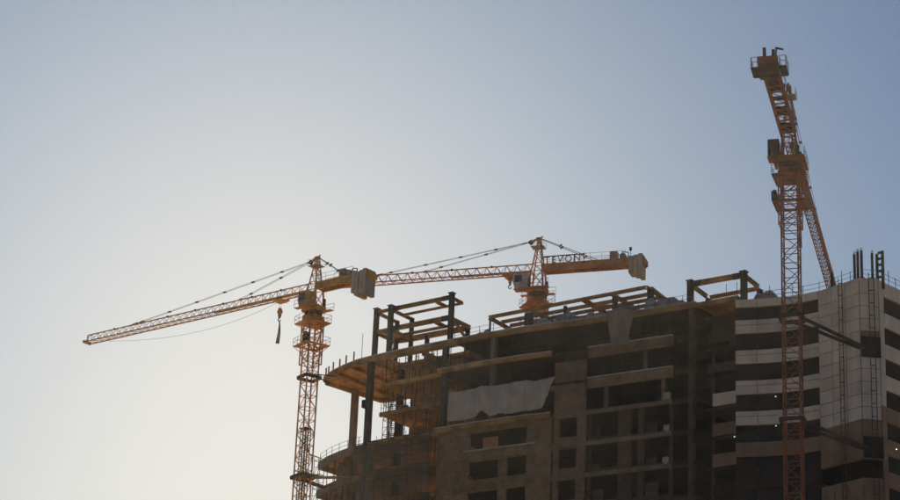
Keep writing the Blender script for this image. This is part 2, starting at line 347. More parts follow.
# ------------------------------------------------------------------ clad tower
tow = bthing('clad_tower'); tag(tow, 'office tower clad in pale panels with dark ribbon openings beside the bare frame', 'building')
PA = [(-15.5, 0.0), (-13.2, 0.9), (-10.4, 1.7), (-8.0, 2.0), (-5.9, 1.85)]
PS = [(-5.9, 1.85), (-3.95, 1.25), (-1.95, 0.62), (0.0, 0.0)]
PB = [(0.0, 0.0), (0.8, 0.7), (1.6, 1.4)]
PC = [(1.6, 1.4), (1.72, 2.3), (2.3, 6.4), (2.9, 10.6), (3.5, 14.8), (4.1, 19.0)]
def tp(name, m, mb): return mb.build(name, m, tow)
def panel(p, q, z0, z1, m, t=0.1, gap=0.03, name='panel'):
    p = Vector((*p, 0)); q = Vector((*q, 0)); d = (q - p).normalized(); nn = Vector((d.y, -d.x, 0))
    a = p + d * gap; b = q - d * gap
    a2 = a + nn * t; b2 = b + nn * t
    return tp(name, m, MB().prism([tuple(a2.xy), tuple(b2.xy), tuple(b.xy), tuple(a.xy)], z0 + gap, z1 - gap))
def inset(pts, d):
    out = []
    for i, p in enumerate(pts):
        a = Vector(pts[max(i-1, 0)]); b = Vector(pts[min(i+1, len(pts)-1)]); t = (b - a).normalized()
        out.append((p[0] - t.y * d, p[1] + t.x * d))
    return out
def ribbon(pts, z0, z1, t, m, name, d=0.01):
    a = inset(pts, d); b = inset(pts, d + t)
    return tp(name, m, MB().prism(a + b[::-1], z0, z1))
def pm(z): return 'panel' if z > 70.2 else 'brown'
BT = [85.75] + [83.25 - 3.6 * k for k in range(0, 9)]
BB = [84.75] + [z - 1.65 for z in BT[1:]]
for i, (zt, zb) in enumerate(zip(BT, BB)):
    ribbon(PA, zb, zt, 0.18, 'brown' if zt > 67 else 'inner', 'band_wall')
    for p, q in zip(PA, PA[1:]):
        if zt < 67: continue
        if i == 0: panel(p, q, zb, zt, 'panel', gap=0.04)
        else:
            zm = zt - 0.62
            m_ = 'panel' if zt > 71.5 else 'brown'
            panel(p, q, zm, zt, m_, gap=0.04); panel(p, q, zb, zm, m_, gap=0.04)
    tp('floor_slab', 'inner', MB().prism(inset(PA, 0.25) + [(-5.9, 8.0), (-15.4, 8.0)], zb - 0.02, zb + 0.28))
for zt, zb in zip(BB[:-1], BT[1:]):
    for p, q in zip(inset(PA, 0.3), inset(PA, 0.3)[1:]): panel(p, q, zb, zt - 0.02, 'void', t=0.04, gap=0.02, name='void_infill')  # dark infill added just behind the face, standing in for shade inside
    tp('mullion_post', 'brown', MB().box(-15.35, -14.95, 0.55, 0.95, zb + 0.01, zt - 0.03))
    tp('mullion_post', 'inner', MB().box(-10.6, -10.3, 2.2, 2.5, zb + 0.01, zt - 0.03))
tp('inner_wall', 'inner', MB().box(-15.4, -5.9, 8.0, 8.3, 50.0, 85.3))
tp('side_wall', 'brown', MB().box(-15.5, -15.2, 1.0, 8.0, 0.0, 85.6))
# solid corner: backing wall in two pieces with the open storey between, panels on it
for z0, z1 in ((0.0, 63.0), (65.1, 85.3)):
    ribbon(PS + PB[1:], z0, z1, 0.3, 'brown', 'corner_wall')
ribbon(PS + PB[1:], 85.3, 85.7, 0.3, 'panel', 'parapet')
zrow = 85.3
while zrow > 54:
    z0 = zrow - 1.44
    if not (z0 < 65.0 and zrow > 63.1):
        for p, q in list(zip(PS, PS[1:])) + list(zip(PB, PB[1:])):
            onb = p[0] >= 0
            if onb and any(a < (z0 + zrow) / 2 < b for a, b in ((76.6, 79.0), (65.0, 68.3))): continue
            panel(p, q, z0, zrow, pm(zrow - 0.5), gap=0.04)
    zrow -= 1.44
# lower body of the tower down to the street
ribbon(PA, 0.0, BB[-1], 0.3, 'brown', 'lower_wall', d=0.05)
# right side with ribbon openings
for i in range(0, 9):
    zt = 85.6 - 3.6 * i if i else 85.6
    zb = (82.0 - 3.6 * i) + 1.9
    ribbon(PC[1:], zb, zt, 0.25, 'brown', 'band_wall')
    for p, q in zip(PC[1:], PC[2:]): panel(p, q, zb, zt, pm(zt - 1))
    tp('floor_slab', 'inner', MB().prism([tuple(Vector(p) + Vector((-0.4, 0.1))) for p in PC[1:]] + [(-4.5, 19), (-4.5, 3)], zb - 0.02, zb + 0.2))
    if i < 8:
        for p, q in zip(inset(PC[1:], 0.35), inset(PC[1:], 0.35)[1:]): panel(p, q, zb - 1.88, zb - 0.04, 'void', t=0.04, gap=0.02, name='void_infill')  # same added dark infill as on the concave side
    panel(PC[0], PC[1], zt - 3.6, zt, pm(zt - 1.5)) if i < 8 else None
ribbon(PC, 0.0, 54.0, 0.3, 'brown', 'lower_wall', d=0.05)
tp('inner_wall', 'inner', MB().box(-4.8, -4.5, 3.0, 19, 0, 85.3)); tp('inner_wall', 'inner', MB().box(-5.9, -1.0, 4.5, 4.8, 0, 85.3))
tp('roof_slab', 'inner', MB().prism([(-15.3, 0.8), (-10.4, 2.3), (-5.9, 2.3), (-0.1, 0.6), (1.4, 1.6), (1.5, 2.6), (3.7, 19), (-15.2, 19)], 84.45, 84.72))
# vertical rails of the facade hoists fixed on the panels
def hoist_rail(p, nx, ny, label):
    o = bthing('hoist_rail', p[0], p[1], 0); d = Vector((nx, ny, 0)); tdir = Vector((-ny, nx, 0))
    for s in (-0.28, 0.28): MB().bar(tdir * s + d * 0.35 + Vector((0, 0, 52)), tdir * s + d * 0.35 + Vector((0, 0, 86.2)), 0.07).build('rail', 'steel', o)
    m_ = MB(); m_.bar(tdir * -0.28 + d * 0.35, tdir * 0.28 + d * 0.35, 0.06); m_.bar(d * 0.1, d * 0.35, 0.06)
    me = m_.mesh('rung')
    for j in range(24): r_ = link('rung', me, 'steel', o); r_.location.z = 52.5 + j * 1.44
    tag(o, label, 'rail')
hoist_rail((-2.4, 0.75), -0.306, -0.952, 'twin steel hoist rails with rungs up the wide blank corner wall of the tower')
hoist_rail((0.95, 0.83), 0.66, -0.75, 'twin steel hoist rails with rungs up the narrow chamfered corner of the tower')
# dark collar boxes where the crane ties meet the tower
for z in (77.6, 66.3):
    ribbon([(0.05, 0.04), (1.65, 1.45)], z - 1.1, z + 1.25, 0.3, 'inner', 'tie_bracket', d=-0.22)

# ------------------------------------------------------------------ tower cranes
def mast_mesh(a, h, leg=0.15, br=0.07, nb=2):
    m_ = MB(); c = [(-a/2, -a/2), (a/2, -a/2), (a/2, a/2), (-a/2, a/2)]
    for x, y in c: m_.box(x - leg/2, x + leg/2, y - leg/2, y + leg/2, 0, h)
    st = h / nb
    for i in range(nb):
        z0 = i * st; z1 = z0 + st
        for j in range(4):
            p = c[j]; q = c[(j+1) % 4]
            m_.bar((*p, z0 + 0.06), (*q, z0 + 0.06), br)
            if (i + j) % 2: p, q = q, p
            m_.bar((*p, z0 + 0.06), (*q, z1), br)
    return m_.mesh('mast_section')
def jib_mesh(length, w, h, n, chord=0.13, br=0.06, h1=None):
    m_ = MB(); h1 = h1 or h; st = length / n
    T = [Vector((i * st, 0, h + (h1 - h) * i / n)) for i in range(n + 1)]
    A = [Vector((i * st, -w/2, 0)) for i in range(n + 1)]; B = [Vector((i * st, w/2, 0)) for i in range(n + 1)]
    m_.bar(T[0], T[-1], chord); m_.bar(A[0], A[-1], chord); m_.bar(B[0], B[-1], chord)
    for i in range(n):
        tm = (T[i] + T[i+1]) / 2
        for S in (A, B): m_.bar(S[i], tm, br); m_.bar(tm, S[i+1], br)
        m_.bar(A[i], B[i], br); m_.bar(A[i], B[i+1], br)
    m_.bar(A[n], B[n], br)
    return m_.mesh('jib_section')
def railing(mb, p, q, h=1.0, step=1.4, r=0.04):
    p = Vector(p); q = Vector(q); n = max(1, round((q - p).length / step)); u = Vector((0, 0, 1))
    for i in range(n + 1):
        c = p.lerp(q, i / n); mb.bar(c, c + u * h, r)
    for f in (0.5, 1.0): mb.bar(p + u * h * f, q + u * h * f, r)
    return mb
def platform(name, root, z, r, rot, m='grey', inner=0.0):
    mb = MB(); c = [(-r, -r), (r, -r), (r, r), (-r, r)]
    w = r - inner
    for (x0, x1, y0, y1) in ((-r, r, -r, -inner), (-r, r, inner, r), (-r, -inner, -inner, inner), (inner, r, -inner, inner)):
        mb.box(x0, x1, y0, y1, z - 0.05, z + 0.05)
    for (x, y) in c: mb.bar((x * 0.98, y * 0.98, z - 0.04), (x / r * inner, y / r * inner, z - 0.75), 0.07)
    o = mb.build(name, m, root); o.rotation_euler.z = rot
    h = MB()
    for i in range(4): railing(h, (*c[i], z + 0.05), (*c[(i+1) % 4], z + 0.05), 1.0, 1.2, 0.04)
    hr = h.build('handrail', m, o)
    return o
def crane(label, loc, zj, az, a, mrot, L, Lc, apex, paint, atts, cab, hook, weight, sway=0.0, side_decks=False, jw=1.25, jh=1.15, back=None, grid=False, cabm='steel', wm='weight'):
    rz = math.atan2(math.cos(R(az)), math.sin(R(az)))
    root = empty('tower_crane', (loc[0], loc[1], 0), rz); tag(root, label, 'crane')
    mr = mrot - rz
    ztop = zj - 4.6                                    # top of the mast, where the climbing cage and slewing ring start
    n = 28; sec = mast_mesh(a, ztop / n)
    for i in range(n):
        o = link('mast_section', sec, paint, root); o.location.z = i * ztop / n; o.rotation_euler.z = mr
    o = MB().box(-2.6, 2.6, -2.6, 2.6, -0.3, 0.9).build('foundation', 'weight', root)
    # climbing cage
    ac = a + 0.45; cage = mast_mesh(ac, 6.2, 0.13, 0.08, 4); cage.name = 'climbing_cage'
    o = link('climbing_cage', cage, paint, root); o.location.z = zj - 10.2; o.rotation_euler.z = mr
    platform('cage_platform', root, zj - 7.6, 1.75, mr, paint, ac / 2 + 0.05)
    platform('upper_platform', root, zj - 4.55, 1.75, mr, paint, ac / 2 - 0.4)
    p = MB().box(-1.75, -1.25, -1.6, -0.6, zj - 7.5, zj - 6.5).box(-1.7, -1.35, -1.2, -0.8, zj - 6.5, zj - 6.2).build('hydraulic_pump', 'steel', root); p.rotation_euler.z = mr
    # slewing part
    MB().box(-a*0.62, a*0.62, -a*0.62, a*0.62, zj - 4.45, zj - 3.55).build('ring_support', paint, root)
    MB().cyl((0, 0, zj - 3.55), (0, 0, zj - 3.0), a * 0.72, 20).build('slewing_ring', 'steel', root)
    tt = MB().box(-1.2, 1.2, -1.05, 1.05, zj - 3.0, zj - 2.2)
    for sx in (-1, 1):
        for sy in (-1, 1): tt.bar((sx * 0.95, sy * 0.85, zj - 2.2), (sx * 0.75, sy * 0.7, zj + 0.1), 0.2)
    for sy in (-1, 1): tt.bar((-0.95, sy * 0.85, zj - 2.2), (0.75, sy * 0.72, zj), 0.1); tt.bar((0.95, sy * 0.85, zj - 2.2), (-0.75, sy * 0.72, zj), 0.1)
    tt.build('turntable', paint, root)
    for sx, sy in ((0.9, 0.9), (-0.9, -0.9)): MB().cyl((sx, sy, zj - 2.2), (sx, sy, zj - 1.1), 0.24, 10).build('slewing_motor', 'steel', root)
    wk = MB().box(-1.9, 2.6, -1.75, -1.05, zj - 2.62, zj - 2.54); wk.box(-1.9, 1.9, 1.06, 1.75, zj - 2.62, zj - 2.54)
    wk.build('slewing_walkway', paint, root)
    railing(MB(), (-1.9, -1.75, zj - 2.54), (2.6, -1.75, zj - 2.54)).build('handrail', 'grey', root); railing(MB(), (-1.9, 1.75, zj - 2.54), (1.9, 1.75, zj - 2.54)).build('handrail', 'grey', root)
    # tower head
    hd = MB()
    for sx in (-1, 1):
        for sy in (-1, 1): hd.bar((sx * 0.72, sy * 0.68, zj), (sx * 0.14 - 0.1, sy * 0.2, zj + apex - 0.3), 0.13)
    nb = 4
    for i in range(nb):
        f0 = i / nb; f1 = (i + 1) / nb; zz0 = zj + f0 * (apex - 0.3); zz1 = zj + f1 * (apex - 0.3)
        w0 = 0.72 - 0.58 * f0; w1 = 0.72 - 0.58 * f1; u0 = 0.68 - 0.48 * f0; u1 = 0.68 - 0.48 * f1
        for s in (-1, 1):
            hd.bar((s*w0 - 0.1*f0, -u0, zz0), (s*w0 - 0.1*f0, u0, zz0), 0.07); hd.bar((-w0 - 0.1*f0, s*u0, zz0), (w0 - 0.1*f0, s*u0, zz0), 0.07)
            hd.bar((s*w0 - 0.1*f0, -u0, zz0), (s*w1 - 0.1*f1, u1, zz1), 0.06); hd.bar((-w0 - 0.1*f0, s*u0, zz0), (w1 - 0.1*f1, s*u1, zz1), 0.06)
    hd.box(-0.35, 0.3, -0.26, 0.26, zj + apex - 0.35, zj + apex)
    hd.bar((0.1, 0, zj + apex - 0.1), (1.1, 0, zj + apex - 0.55), 0.3, 0.2); hd.bar((-0.2, 0, zj + apex - 0.1), (-0.5, 0, zj + apex + 0.2), 0.14)
    hd.build('tower_head', paint, root)
    MB().cyl((1.05, -0.12, zj + apex - 0.55), (1.05, 0.12, zj + apex - 0.55), 0.32, 14).build('sheave', 'steel', root)
    pf = MB().box(-0.8, 0.9, -0.75, 0.75, zj + apex - 1.35, zj + apex - 1.28); pf.build('head_platform', 'grey', root)
    for s in (-0.75, 0.75): railing(MB(), (-0.8, s, zj + apex - 1.28), (0.9, s, zj + apex - 1.28), 0.8, 0.85, 0.03).build('handrail', 'grey', root)
    ld = MB()
    for s in (-0.2, 0.2): ld.bar((-0.8, s, zj), (-0.42, s, zj + apex - 1.3), 0.04)
    for i in range(10): ld.bar((-0.78 + i * 0.037, -0.2, zj + 0.3 + i * 0.34 * apex / 4.6), (-0.78 + i * 0.037, 0.2, zj + 0.3 + i * 0.34 * apex / 4.6), 0.03)
    ld.build('ladder', 'grey', root)
    # jib
    ns = max(4, round((L - 0.8) / 5.6)); sl = (L - 0.8) / ns; me = jib_mesh(sl, jw, jh, 4)
    for i in range(ns):
        o = link('jib_section', me, paint, root); o.location = (0.8 + i * sl, 0, zj)
    tip = MB().box(L, L + 0.35, -jw/2 - 0.05, jw/2 + 0.05, zj - 0.1, zj + 0.25); tip.bar((L + 0.1, 0, zj), (L + 0.1, 0, zj + jh), 0.14); tip.build('jib_tip', paint, root)
    # hang clips seen along the top chord
    for i in range(1, ns):
        MB().box(0.8 + i * sl - 0.12, 0.8 + i * sl + 0.12, -0.13, 0.13, zj + jh - 0.1, zj + jh + 0.14).build('chord_joint', 'steel', root)
    wl = MB().box(0.8, L * 0.42, -0.22, 0.22, zj + 0.08, zj + 0.12); wl.build('jib_walkway', 'grey', root)
    # pendants with links
    for at in atts:
        pa = Vector((1.0, 0, zj + apex - 0.45)); pb = Vector((at, 0, zj + jh))
        m_ = MB()
        for s in (-0.13, 0.13): m_.bar(pa + Vector((0, s, 0)), pb + Vector((0, s, 0)), 0.04)
        pd = m_.build('pendant_bar', 'cable', root)
        nl = max(2, round((pb - pa).length / 6))
        for i in range(1, nl + 1):
            c = pa.lerp(pb, i / (nl + 0.4)); d = (pb - pa).normalized() * 0.28
            MB().bar(c - d * 0.8, c + d * 0.8, 0.34, 0.11).build('pendant_link', 'cable', pd)
        m_ = MB().bar(pb, pa.lerp(pb, 0.965), 0.3, 0.18); m_.build('pendant_lug', paint, root)
    # counter-jib
    cj = MB()
    for s in (-1, 1): cj.ibeam((-0.7, s * 0.72, zj + 0.32), (-Lc, s * 0.72, zj + 0.32), 0.28, 0.95 if not grid else 0.6, 0.06)
    nn = max(4, round(Lc / 1.5))
    for i in range(nn + 1):
        x = -0.7 - (Lc - 0.7) * i / nn; cj.bar((x, -0.7, zj + 0.1), (x, 0.7, zj + 0.1), 0.12)
        if i < nn: x2 = -0.7 - (Lc - 0.7) * (i + 1) / nn; cj.bar((x, -0.7, zj + 0.1), (x2, 0.7, zj + 0.1), 0.07)
    cj.build('counter_jib', paint, root)
    if not grid: MB().box(-Lc + 2.3, -0.9, -0.58, 0.58, zj + 0.45, zj + 0.5).build('deck_plate', 'grey', root)
    else: [MB().box(a_, b_, -0.58, 0.58, zj + 0.3, zj + 0.35).build('deck_plate', 'steel', root) for a_, b_ in ((-Lc + 2.3, -Lc * 0.62), (-Lc * 0.55, -Lc * 0.5), (-Lc * 0.42, -Lc * 0.3), (-Lc * 0.2, -1.2))]
    for s in (-1, 1): railing(MB(), (-1.0, s * 0.95, zj + 0.75), (-Lc + 2.4, s * 0.95, zj + 0.75), 1.0, 1.6, 0.035).build('handrail', paint, root)
    nw, wl_, wt, wb = weight                             # number of blocks, thickness, top and bottom above the jib level
    for i in range(nw):
        x1 = -Lc + 0.15 + (i + 1) * wl_; 
        b = MB().box(x1 - wl_ + 0.04, x1 - 0.04, -0.98 + 0.04 * (i % 2), 0.98 - 0.05 * (i % 2), zj + wb + 0.28 * (i % 2) * (i < nw - 1) + (0.5 if i == nw - 1 else 0), zj + wt - 0.12 * (i % 3))
        b.build('counterweight', wm, root)
    eb = MB().box(-Lc - 0.1, -Lc + 0.1, -1.05, 1.05, zj + 0.0, zj + 0.7); eb.build('end_beam', paint, root)
    # winch and cabinet
    xw = -Lc + nw * wl_ + 1.2
    wn = MB().box(xw - 0.9, xw + 1.1, -0.6, 0.6, zj + 0.52, zj + 0.72); wn.cyl((xw - 0.2, -0.5, zj + 1.2), (xw - 0.2, 0.5, zj + 1.2), 0.42, 14); wn.build('winch', 'grey', root)
    if not grid: MB().box(xw + 0.55, xw + 1.5, -0.5, 0.5, zj + 0.74, zj + 1.95).build('electric_cabinet', 'grey', root)
    fr = MB(); fr.bar((xw - 0.7, -0.5, zj + 0.7), (xw - 0.7, -0.5, zj + 2.0), 0.1); fr.bar((xw - 0.7, -0.5, zj + 2.0), (xw + 0.1, -0.5, zj + 2.15), 0.1); fr.bar((xw + 0.1, -0.5, zj + 2.15), (xw + 0.1, -0.5, zj + 1.5), 0.08); fr.build('winch_guard', 'steel', root)
    # back stays
    xb = back or (-Lc + nw * wl_ + 1.6)
    for s in (-0.6, 0.6):
        bs = MB().bar((-0.3, s * 0.35, zj + apex - 0.15), (xb, s, zj + 0.9), 0.07); bso = bs.build('back_stay', 'cable', root)
        for f in (0.35, 0.75):
            c = Vector((-0.3, s * 0.35, zj + apex - 0.15)).lerp(Vector((xb, s, zj + 0.9)), f); MB().bar(c - Vector((0.2, 0, -0.15)), c + Vector((0.2, 0, -0.15)), 0.16).build('stay_link', 'cable', bso)
    if side_decks:
        for s in (-1, 1):
            dk = MB().box(-Lc + 0.7, -Lc + 3.0, min(s * 1.05, s * 1.8), max(s * 1.05, s * 1.8), zj - 0.1, zj)
            for xx in (-Lc + 0.8, -Lc + 2.9): dk.bar((xx, s * 0.9, zj - 0.15), (xx, s * 1.75, zj - 0.15), 0.1, 0.1)
            d_ = dk.build('side_deck', 'steel', root)
            railing(MB(), (-Lc + 0.7, s * 1.78, zj), (-Lc + 3.0, s * 1.78, zj), 1.1, 1.1, 0.05).build('handrail', 'grey', d_); railing(MB(), (-Lc + 0.7, s * 1.1, zj), (-Lc + 0.7, s * 1.7, zj), 1.1, 1.0, 0.05).build('handrail', 'grey', d_)
        for y in (-0.55, 0.35): MB().cyl((-Lc + 0.3, y, zj + 0.8), (-Lc + 0.3, y, zj + 1.75 + 0.3 * y), 0.18, 10).build('lifting_post', 'steel', root)
        ar = MB().bar((-Lc + 0.9, -0.7, zj + 0.8), (-Lc + 0.9, -0.8, zj + 2.0), 0.14); ar.bar((-Lc + 0.9, -0.75, zj + 2.05), (-Lc + 0.3, -1.5, zj + 1.55), 0.2); ar.build('davit_arm', 'steel', root)
    # cab
    if cab:
        cx, cy, cz = cab
        cb = MB().prism([(cx - 0.9, cz), (cx + 0.75, cz), (cx + 1.05, cz + 0.9), (cx + 0.95, cz + 2.0), (cx - 0.9, cz + 2.0)], cy - 0.6, cy + 0.6)
        cb.v = [(x, z, y) for (x, y, z) in cb.v]         # profile drawn in x-z, extruded across
        c_ = cb.build('cab', cabm, root); c_.location.z = zj
        gl = MB(); gl.add([(cx + 1.07, cy - 0.52, cz + 1.0), (cx + 1.07, cy + 0.52, cz + 1.0), (cx + 0.99, cy + 0.52, cz + 1.9), (cx + 0.99, cy - 0.52, cz + 1.9)], [(0, 1, 2, 3)])
        for s in (-1, 1): gl.box(cx - 0.2, cx + 0.8, min(cy + s * 0.6, cy + s * 0.625), max(cy + s * 0.6, cy + s * 0.625), cz + 0.85, cz + 1.8)
        g_ = gl.build('window', 'glass', c_)
        br = MB().box(cx - 1.0, cx + 0.9, cy - 0.65, cy + 0.65, zj + cz - 0.12, zj + cz - 0.01); br.bar((cx - 0.6, cy, zj + cz - 0.1), (0, cy * 0.4, zj + cz - 0.1), 0.2, 0.2); br.build('cab_support', paint, root)
    # trolley, ropes, hook and sling
    if hook:
        hx, hz, sling = hook
        tr = MB().box(hx - 0.9, hx + 0.9, -jw/2 - 0.15, -jw/2 + 0.05, zj - 0.32, zj - 0.1); tr.box(hx - 0.9, hx + 0.9, jw/2 - 0.05, jw/2 + 0.15, zj - 0.32, zj - 0.1); tr.box(hx - 0.7, hx + 0.7, -jw/2, jw/2, zj - 0.5, zj - 0.33); tr.build('trolley', paint, root)
        rp = MB()
        for s in (-0.2, 0.2): rp.bar((hx + s, 0, zj - 0.4), (hx + s * 0.7, 0, zj + hz + 0.5), 0.025)
        rp.build('hoist_rope', 'cable', root)
        hb = MB().cyl((hx, -0.16, zj + hz + 0.35), (hx, 0.16, zj + hz + 0.35), 0.36, 14); hb.box(hx - 0.16, hx + 0.16, -0.18, 0.18, zj + hz - 0.3, zj + hz + 0.85)
        hb.cyl((hx, 0, zj + hz - 0.2), (hx, 0, zj + hz - 0.55), 0.16, 8); hb.build('hook_block', paint, root)
        k = MB(); pts = [(hx + 0.22 * math.sin(t), 0, zj + hz - 0.75 + 0.22 * math.cos(t)) for t in [i * 0.5 for i in range(0, 10)]]
        for p, q in zip(pts, pts[1:]): k.bar(p, q, 0.1)
        k.build('hook', 'steel', root)
        if sling:
            s_ = MB(); 
            for j in range(3):
                prev = None
                for i in range(9):
                    f = i / 8; c = Vector((hx + 0.04 * (j - 1) + 0.3 * sway * math.sin(3.1 * f + j * 0.4), 0.07 * (j - 1) * (1 + f), zj + hz - 0.95 - sling * f))
                    if prev: s_.bar(prev, c, 0.05 + 0.06 * f)
                    prev = c
            s_.build('chain_sling', 'steel', root)
    return root
def drop(root, p): return root.matrix_basis.inverted() @ Vector(p)

crA = crane('ochre tower crane standing free beside the open left end, long jib over empty sky', (-17.35, 271.0), 96.5, -51.3, 1.62, R(33), 42.8, 9.6, 4.7, 'yellow', (34.0, 13.6), (0.5, 0.95, -2.45), (6.0, -2.2, 3.1), (4, 0.62, 1.1, -2.35), sway=-0.5, cabm='yellow')
crB = crane('orange tower crane rising behind the roof frame with lettering on its counter-jib', (11.4, 265.0), 98.25, -71.0, 1.7, R(20), 28.0, 14.1, 4.7, 'orange', (22.0, 15.6), (1.9, 0.75, -2.5), (3.7, -1.0, 0), (3, 0.62, 1.2, -1.75), back=-8.0, cabm='cabw')
crC = crane('rust orange tower crane in front of the clad tower, jib pointing away behind its roof', (36.3, 219.0), 98.05, 15.5, 1.75, R(-18), 50.0, 19.6, 6.4, 'rorange', (40.0, 18.0), (0.6, 1.75, -1.9), (9.6, -4.6, 3.4), (4, 0.62, 0.9, -0.9), sway=0.6, side_decks=True, back=-12.0, grid=True, wm='rust')
# lettering on crane B's counter-jib: board frame and letters
try:
    cu = bpy.data.curves.new('sign_lettering', 'FONT'); cu.body = 'TEVON'; cu.size = 1.25; cu.extrude = 0.04; cu.space_character = 1.28
    to = bpy.data.objects.new('sign_tmp', cu); col.objects.link(to)
    bpy.context.view_layer.update()
    me = bpy.data.meshes.new_from_object(to.evaluated_get(bpy.context.evaluated_depsgraph_get()))
    bpy.data.objects.remove(to)
    so = link('sign_lettering', me, 'sign', crB); so.location = (-1.1, 1.02, 98.25 + 0.75); so.rotation_euler = (R(90), 0, R(180))
except Exception as e:
    print('text failed', e)
sf = MB().bar((-1.0, 0.98, 98.25 + 1.68), (-6.3, 0.98, 98.25 + 1.68), 0.1, 0.12)
for x in (-1.0, -2.3, -3.6, -5.0, -6.3): sf.bar((x, 0.96, 98.25 + 0.5), (x, 0.96, 98.25 + 1.68), 0.07)
sf.build('sign_frame', 'steel', crB)
MB().cyl((-13.0 + 1.0, -0.6, 98.25 + 0.7), (-12.0, -0.6, 98.25 + 2.3), 0.04, 6).box(-12.15, -11.85, -0.75, -0.45, 98.25 + 2.3, 98.25 + 2.7).build('warning_light', 'steel', crB)
# ties from crane masts to the buildings
def tie(root, pairs, z, zname='tie_strut', w=0.28, m='steel'):
    for p, q in pairs: MB().bar(drop(root, p), drop(root, q), w, w).build(zname, m, root)
def collar(root, z, a, mrot):
    c = MB(); s = a / 2 + 0.25
    for x0, x1, y0, y1 in ((-s, s, -s - 0.2, -s), (-s, s, s, s + 0.2), (-s - 0.2, -s, -s, s), (s, s + 0.2, -s, s)): c.box(x0, x1, y0, y1, z - 0.2, z + 0.2)
    o = c.build('tie_collar', 'steel', root); o.rotation_euler.z = mrot - root.rotation_euler.z
for z in (77.6, 66.3):
    collar(crC, z, 1.75, R(-18))
    tie(crC, [(Vector((37.3, 218.8, z + 0.05)), W(0.5, 1.3, z)), (Vector((36.6, 220.2, z + 0.05)), W(0.25, 1.4, z - 0.1))], z)
collar(crA, LV(0) - 2.2, 1.62, R(33))
tie(crA, [(Vector((-16.6, 270.6, 85.0)), W(-75.9, 2.4, 86.25)), (Vector((-16.6, 271.6, 85.0)), W(-78.4, 4.1, 86.2))], 0, w=0.13)
collar(crA, 71.4, 1.62, R(33))
tie(crA, [(Vector((-18.6, 271.2, 71.4)), W(-68.5, -0.9, 71.0)), (Vector((-17.2, 272.3, 71.4)), W(-76.0, 2.4, 71.2))], 0, w=0.3, m='slab')
tp_ = MB().box(-1.6, 1.6, -1.7, -1.2, 71.6, 71.68); o = tp_.build('tie_platform', 'ochre', crA); o.rotation_euler.z = R(33) - crA.rotation_euler.z
# rope sagging under crane A's jib
rp = MB(); prev = None
for i in range(17):
    f = i / 16; c = Vector((6.5 + 32 * f, 0.0, 96.5 - 0.45 - 1.9 * 4 * f * (1 - f) * (1 - 0.3 * f)))
    if prev: rp.bar(prev, c, 0.03)
    prev = c
rp.build('trolley_rope', 'cable', crA)

# ------------------------------------------------------------------ roof steel frames
def frame_beam(root, p, q, w=0.3, h=0.5, m='ochre', ends=True, name='beam'):
    p = Vector(p); q = Vector(q); b = MB().ibeam(p, q, w, h).build(name, m, root)
    if ends:
        d = (q - p).normalized(); L_ = min(1.1, (q - p).length * 0.2)
        for s, e in ((p, 1), (q, -1)): MB().bar(s + d * e * 0.02, s + d * e * L_, w + 0.03, h + 0.03).build('splice_plate', 'steel', b)
    return b
f1 = bthing('steel_frame'); tag(f1, 'two storey ochre steel frame with dark columns at the open roof end', 'steel frame')
def fcol(root, x, y, z0, z1, w=0.5): return MB().hcol(x, y, z0, z1, w, 0.09).build('column', 'steel', root)
for x, y in ((-67.7, -0.15), (-65.3, -0.25), (-55.6, -0.35)): fcol(f1, x, y, 86.8, 93.35, 0.55); MB().box(x - 0.4, x + 0.4, y - 0.4, y + 0.4, 93.35, 93.45).build('cap_plate', 'steel', f1)
for x, y in ((-67.7, 4.2), (-65.3, 4.2), (-62.6, 4.1), (-56.2, 4.1)): fcol(f1, x, y, 86.8, 93.1 if x < -64 else 90.2, 0.45)
for z, h in ((92.9, 0.5), (90.2, 0.6)):
    frame_beam(f1, (-65.0, -0.3, z), (-55.9, -0.35, z), 0.32, h); frame_beam(f1, (-67.4, -0.15, z), (-65.6, -0.25, z), 0.3, h * 0.8, ends=False)
    for x, ye in ((-67.7, 4.0), (-65.3, 4.0), (-58.4, 2.1), (-55.8, 2.1 if z > 92 else 4.1)): frame_beam(f1, (x, 0.1, z - 0.02), (x, ye, z - 0.02), 0.28, h * 0.8, ends=False)
    frame_beam(f1, (-65.1, 2.2, z - 0.03), (-55.7, 2.2, z - 0.03), 0.22, h * 0.6, ends=False)
frame_beam(f1, (-65.0, 4.1, 90.2), (-56.0, 4.1, 90.2), 0.3, 0.75, ends=False); frame_beam(f1, (-67.4, 3.9, 90.2), (-65.6, 4.1, 90.2), 0.3, 0.7, ends=False)
MB().box(-67.5, -65.4, 0.2, 3.8, 90.42, 90.5).build('deck_plate', 'slab', f1)
MB().bar((-55.5, 0.2, 89.9), (-55.5, 5.0, 86.95), 0.25, 0.3).build('brace', 'ochre', f1)
st = MB()
for i in range(9): st.bar((-67.3, 1.0 + 0.25 * i, 87.0 + i * 0.33), (-66.4, 1.0 + 0.25 * i, 87.0 + i * 0.33), 0.2, 0.05)
st.bar((-67.3, 0.9, 86.9), (-67.3, 3.1, 89.8), 0.06, 0.2); st.bar((-66.4, 0.9, 86.9), (-66.4, 3.1, 89.8), 0.06, 0.2); st.build('stair_flight', 'steel', f1)
f2 = bthing('steel_frame'); tag(f2, 'long low ochre steel frame of parallel beams on the middle of the roof', 'steel frame')
zf = 90.45
for y in (2.6, 4.9, 6.6, 8.3): frame_beam(f2, (-52.1 + 0.1 * y, y, zf), (-29.0, y, zf), 0.28, 0.42, ends=False)
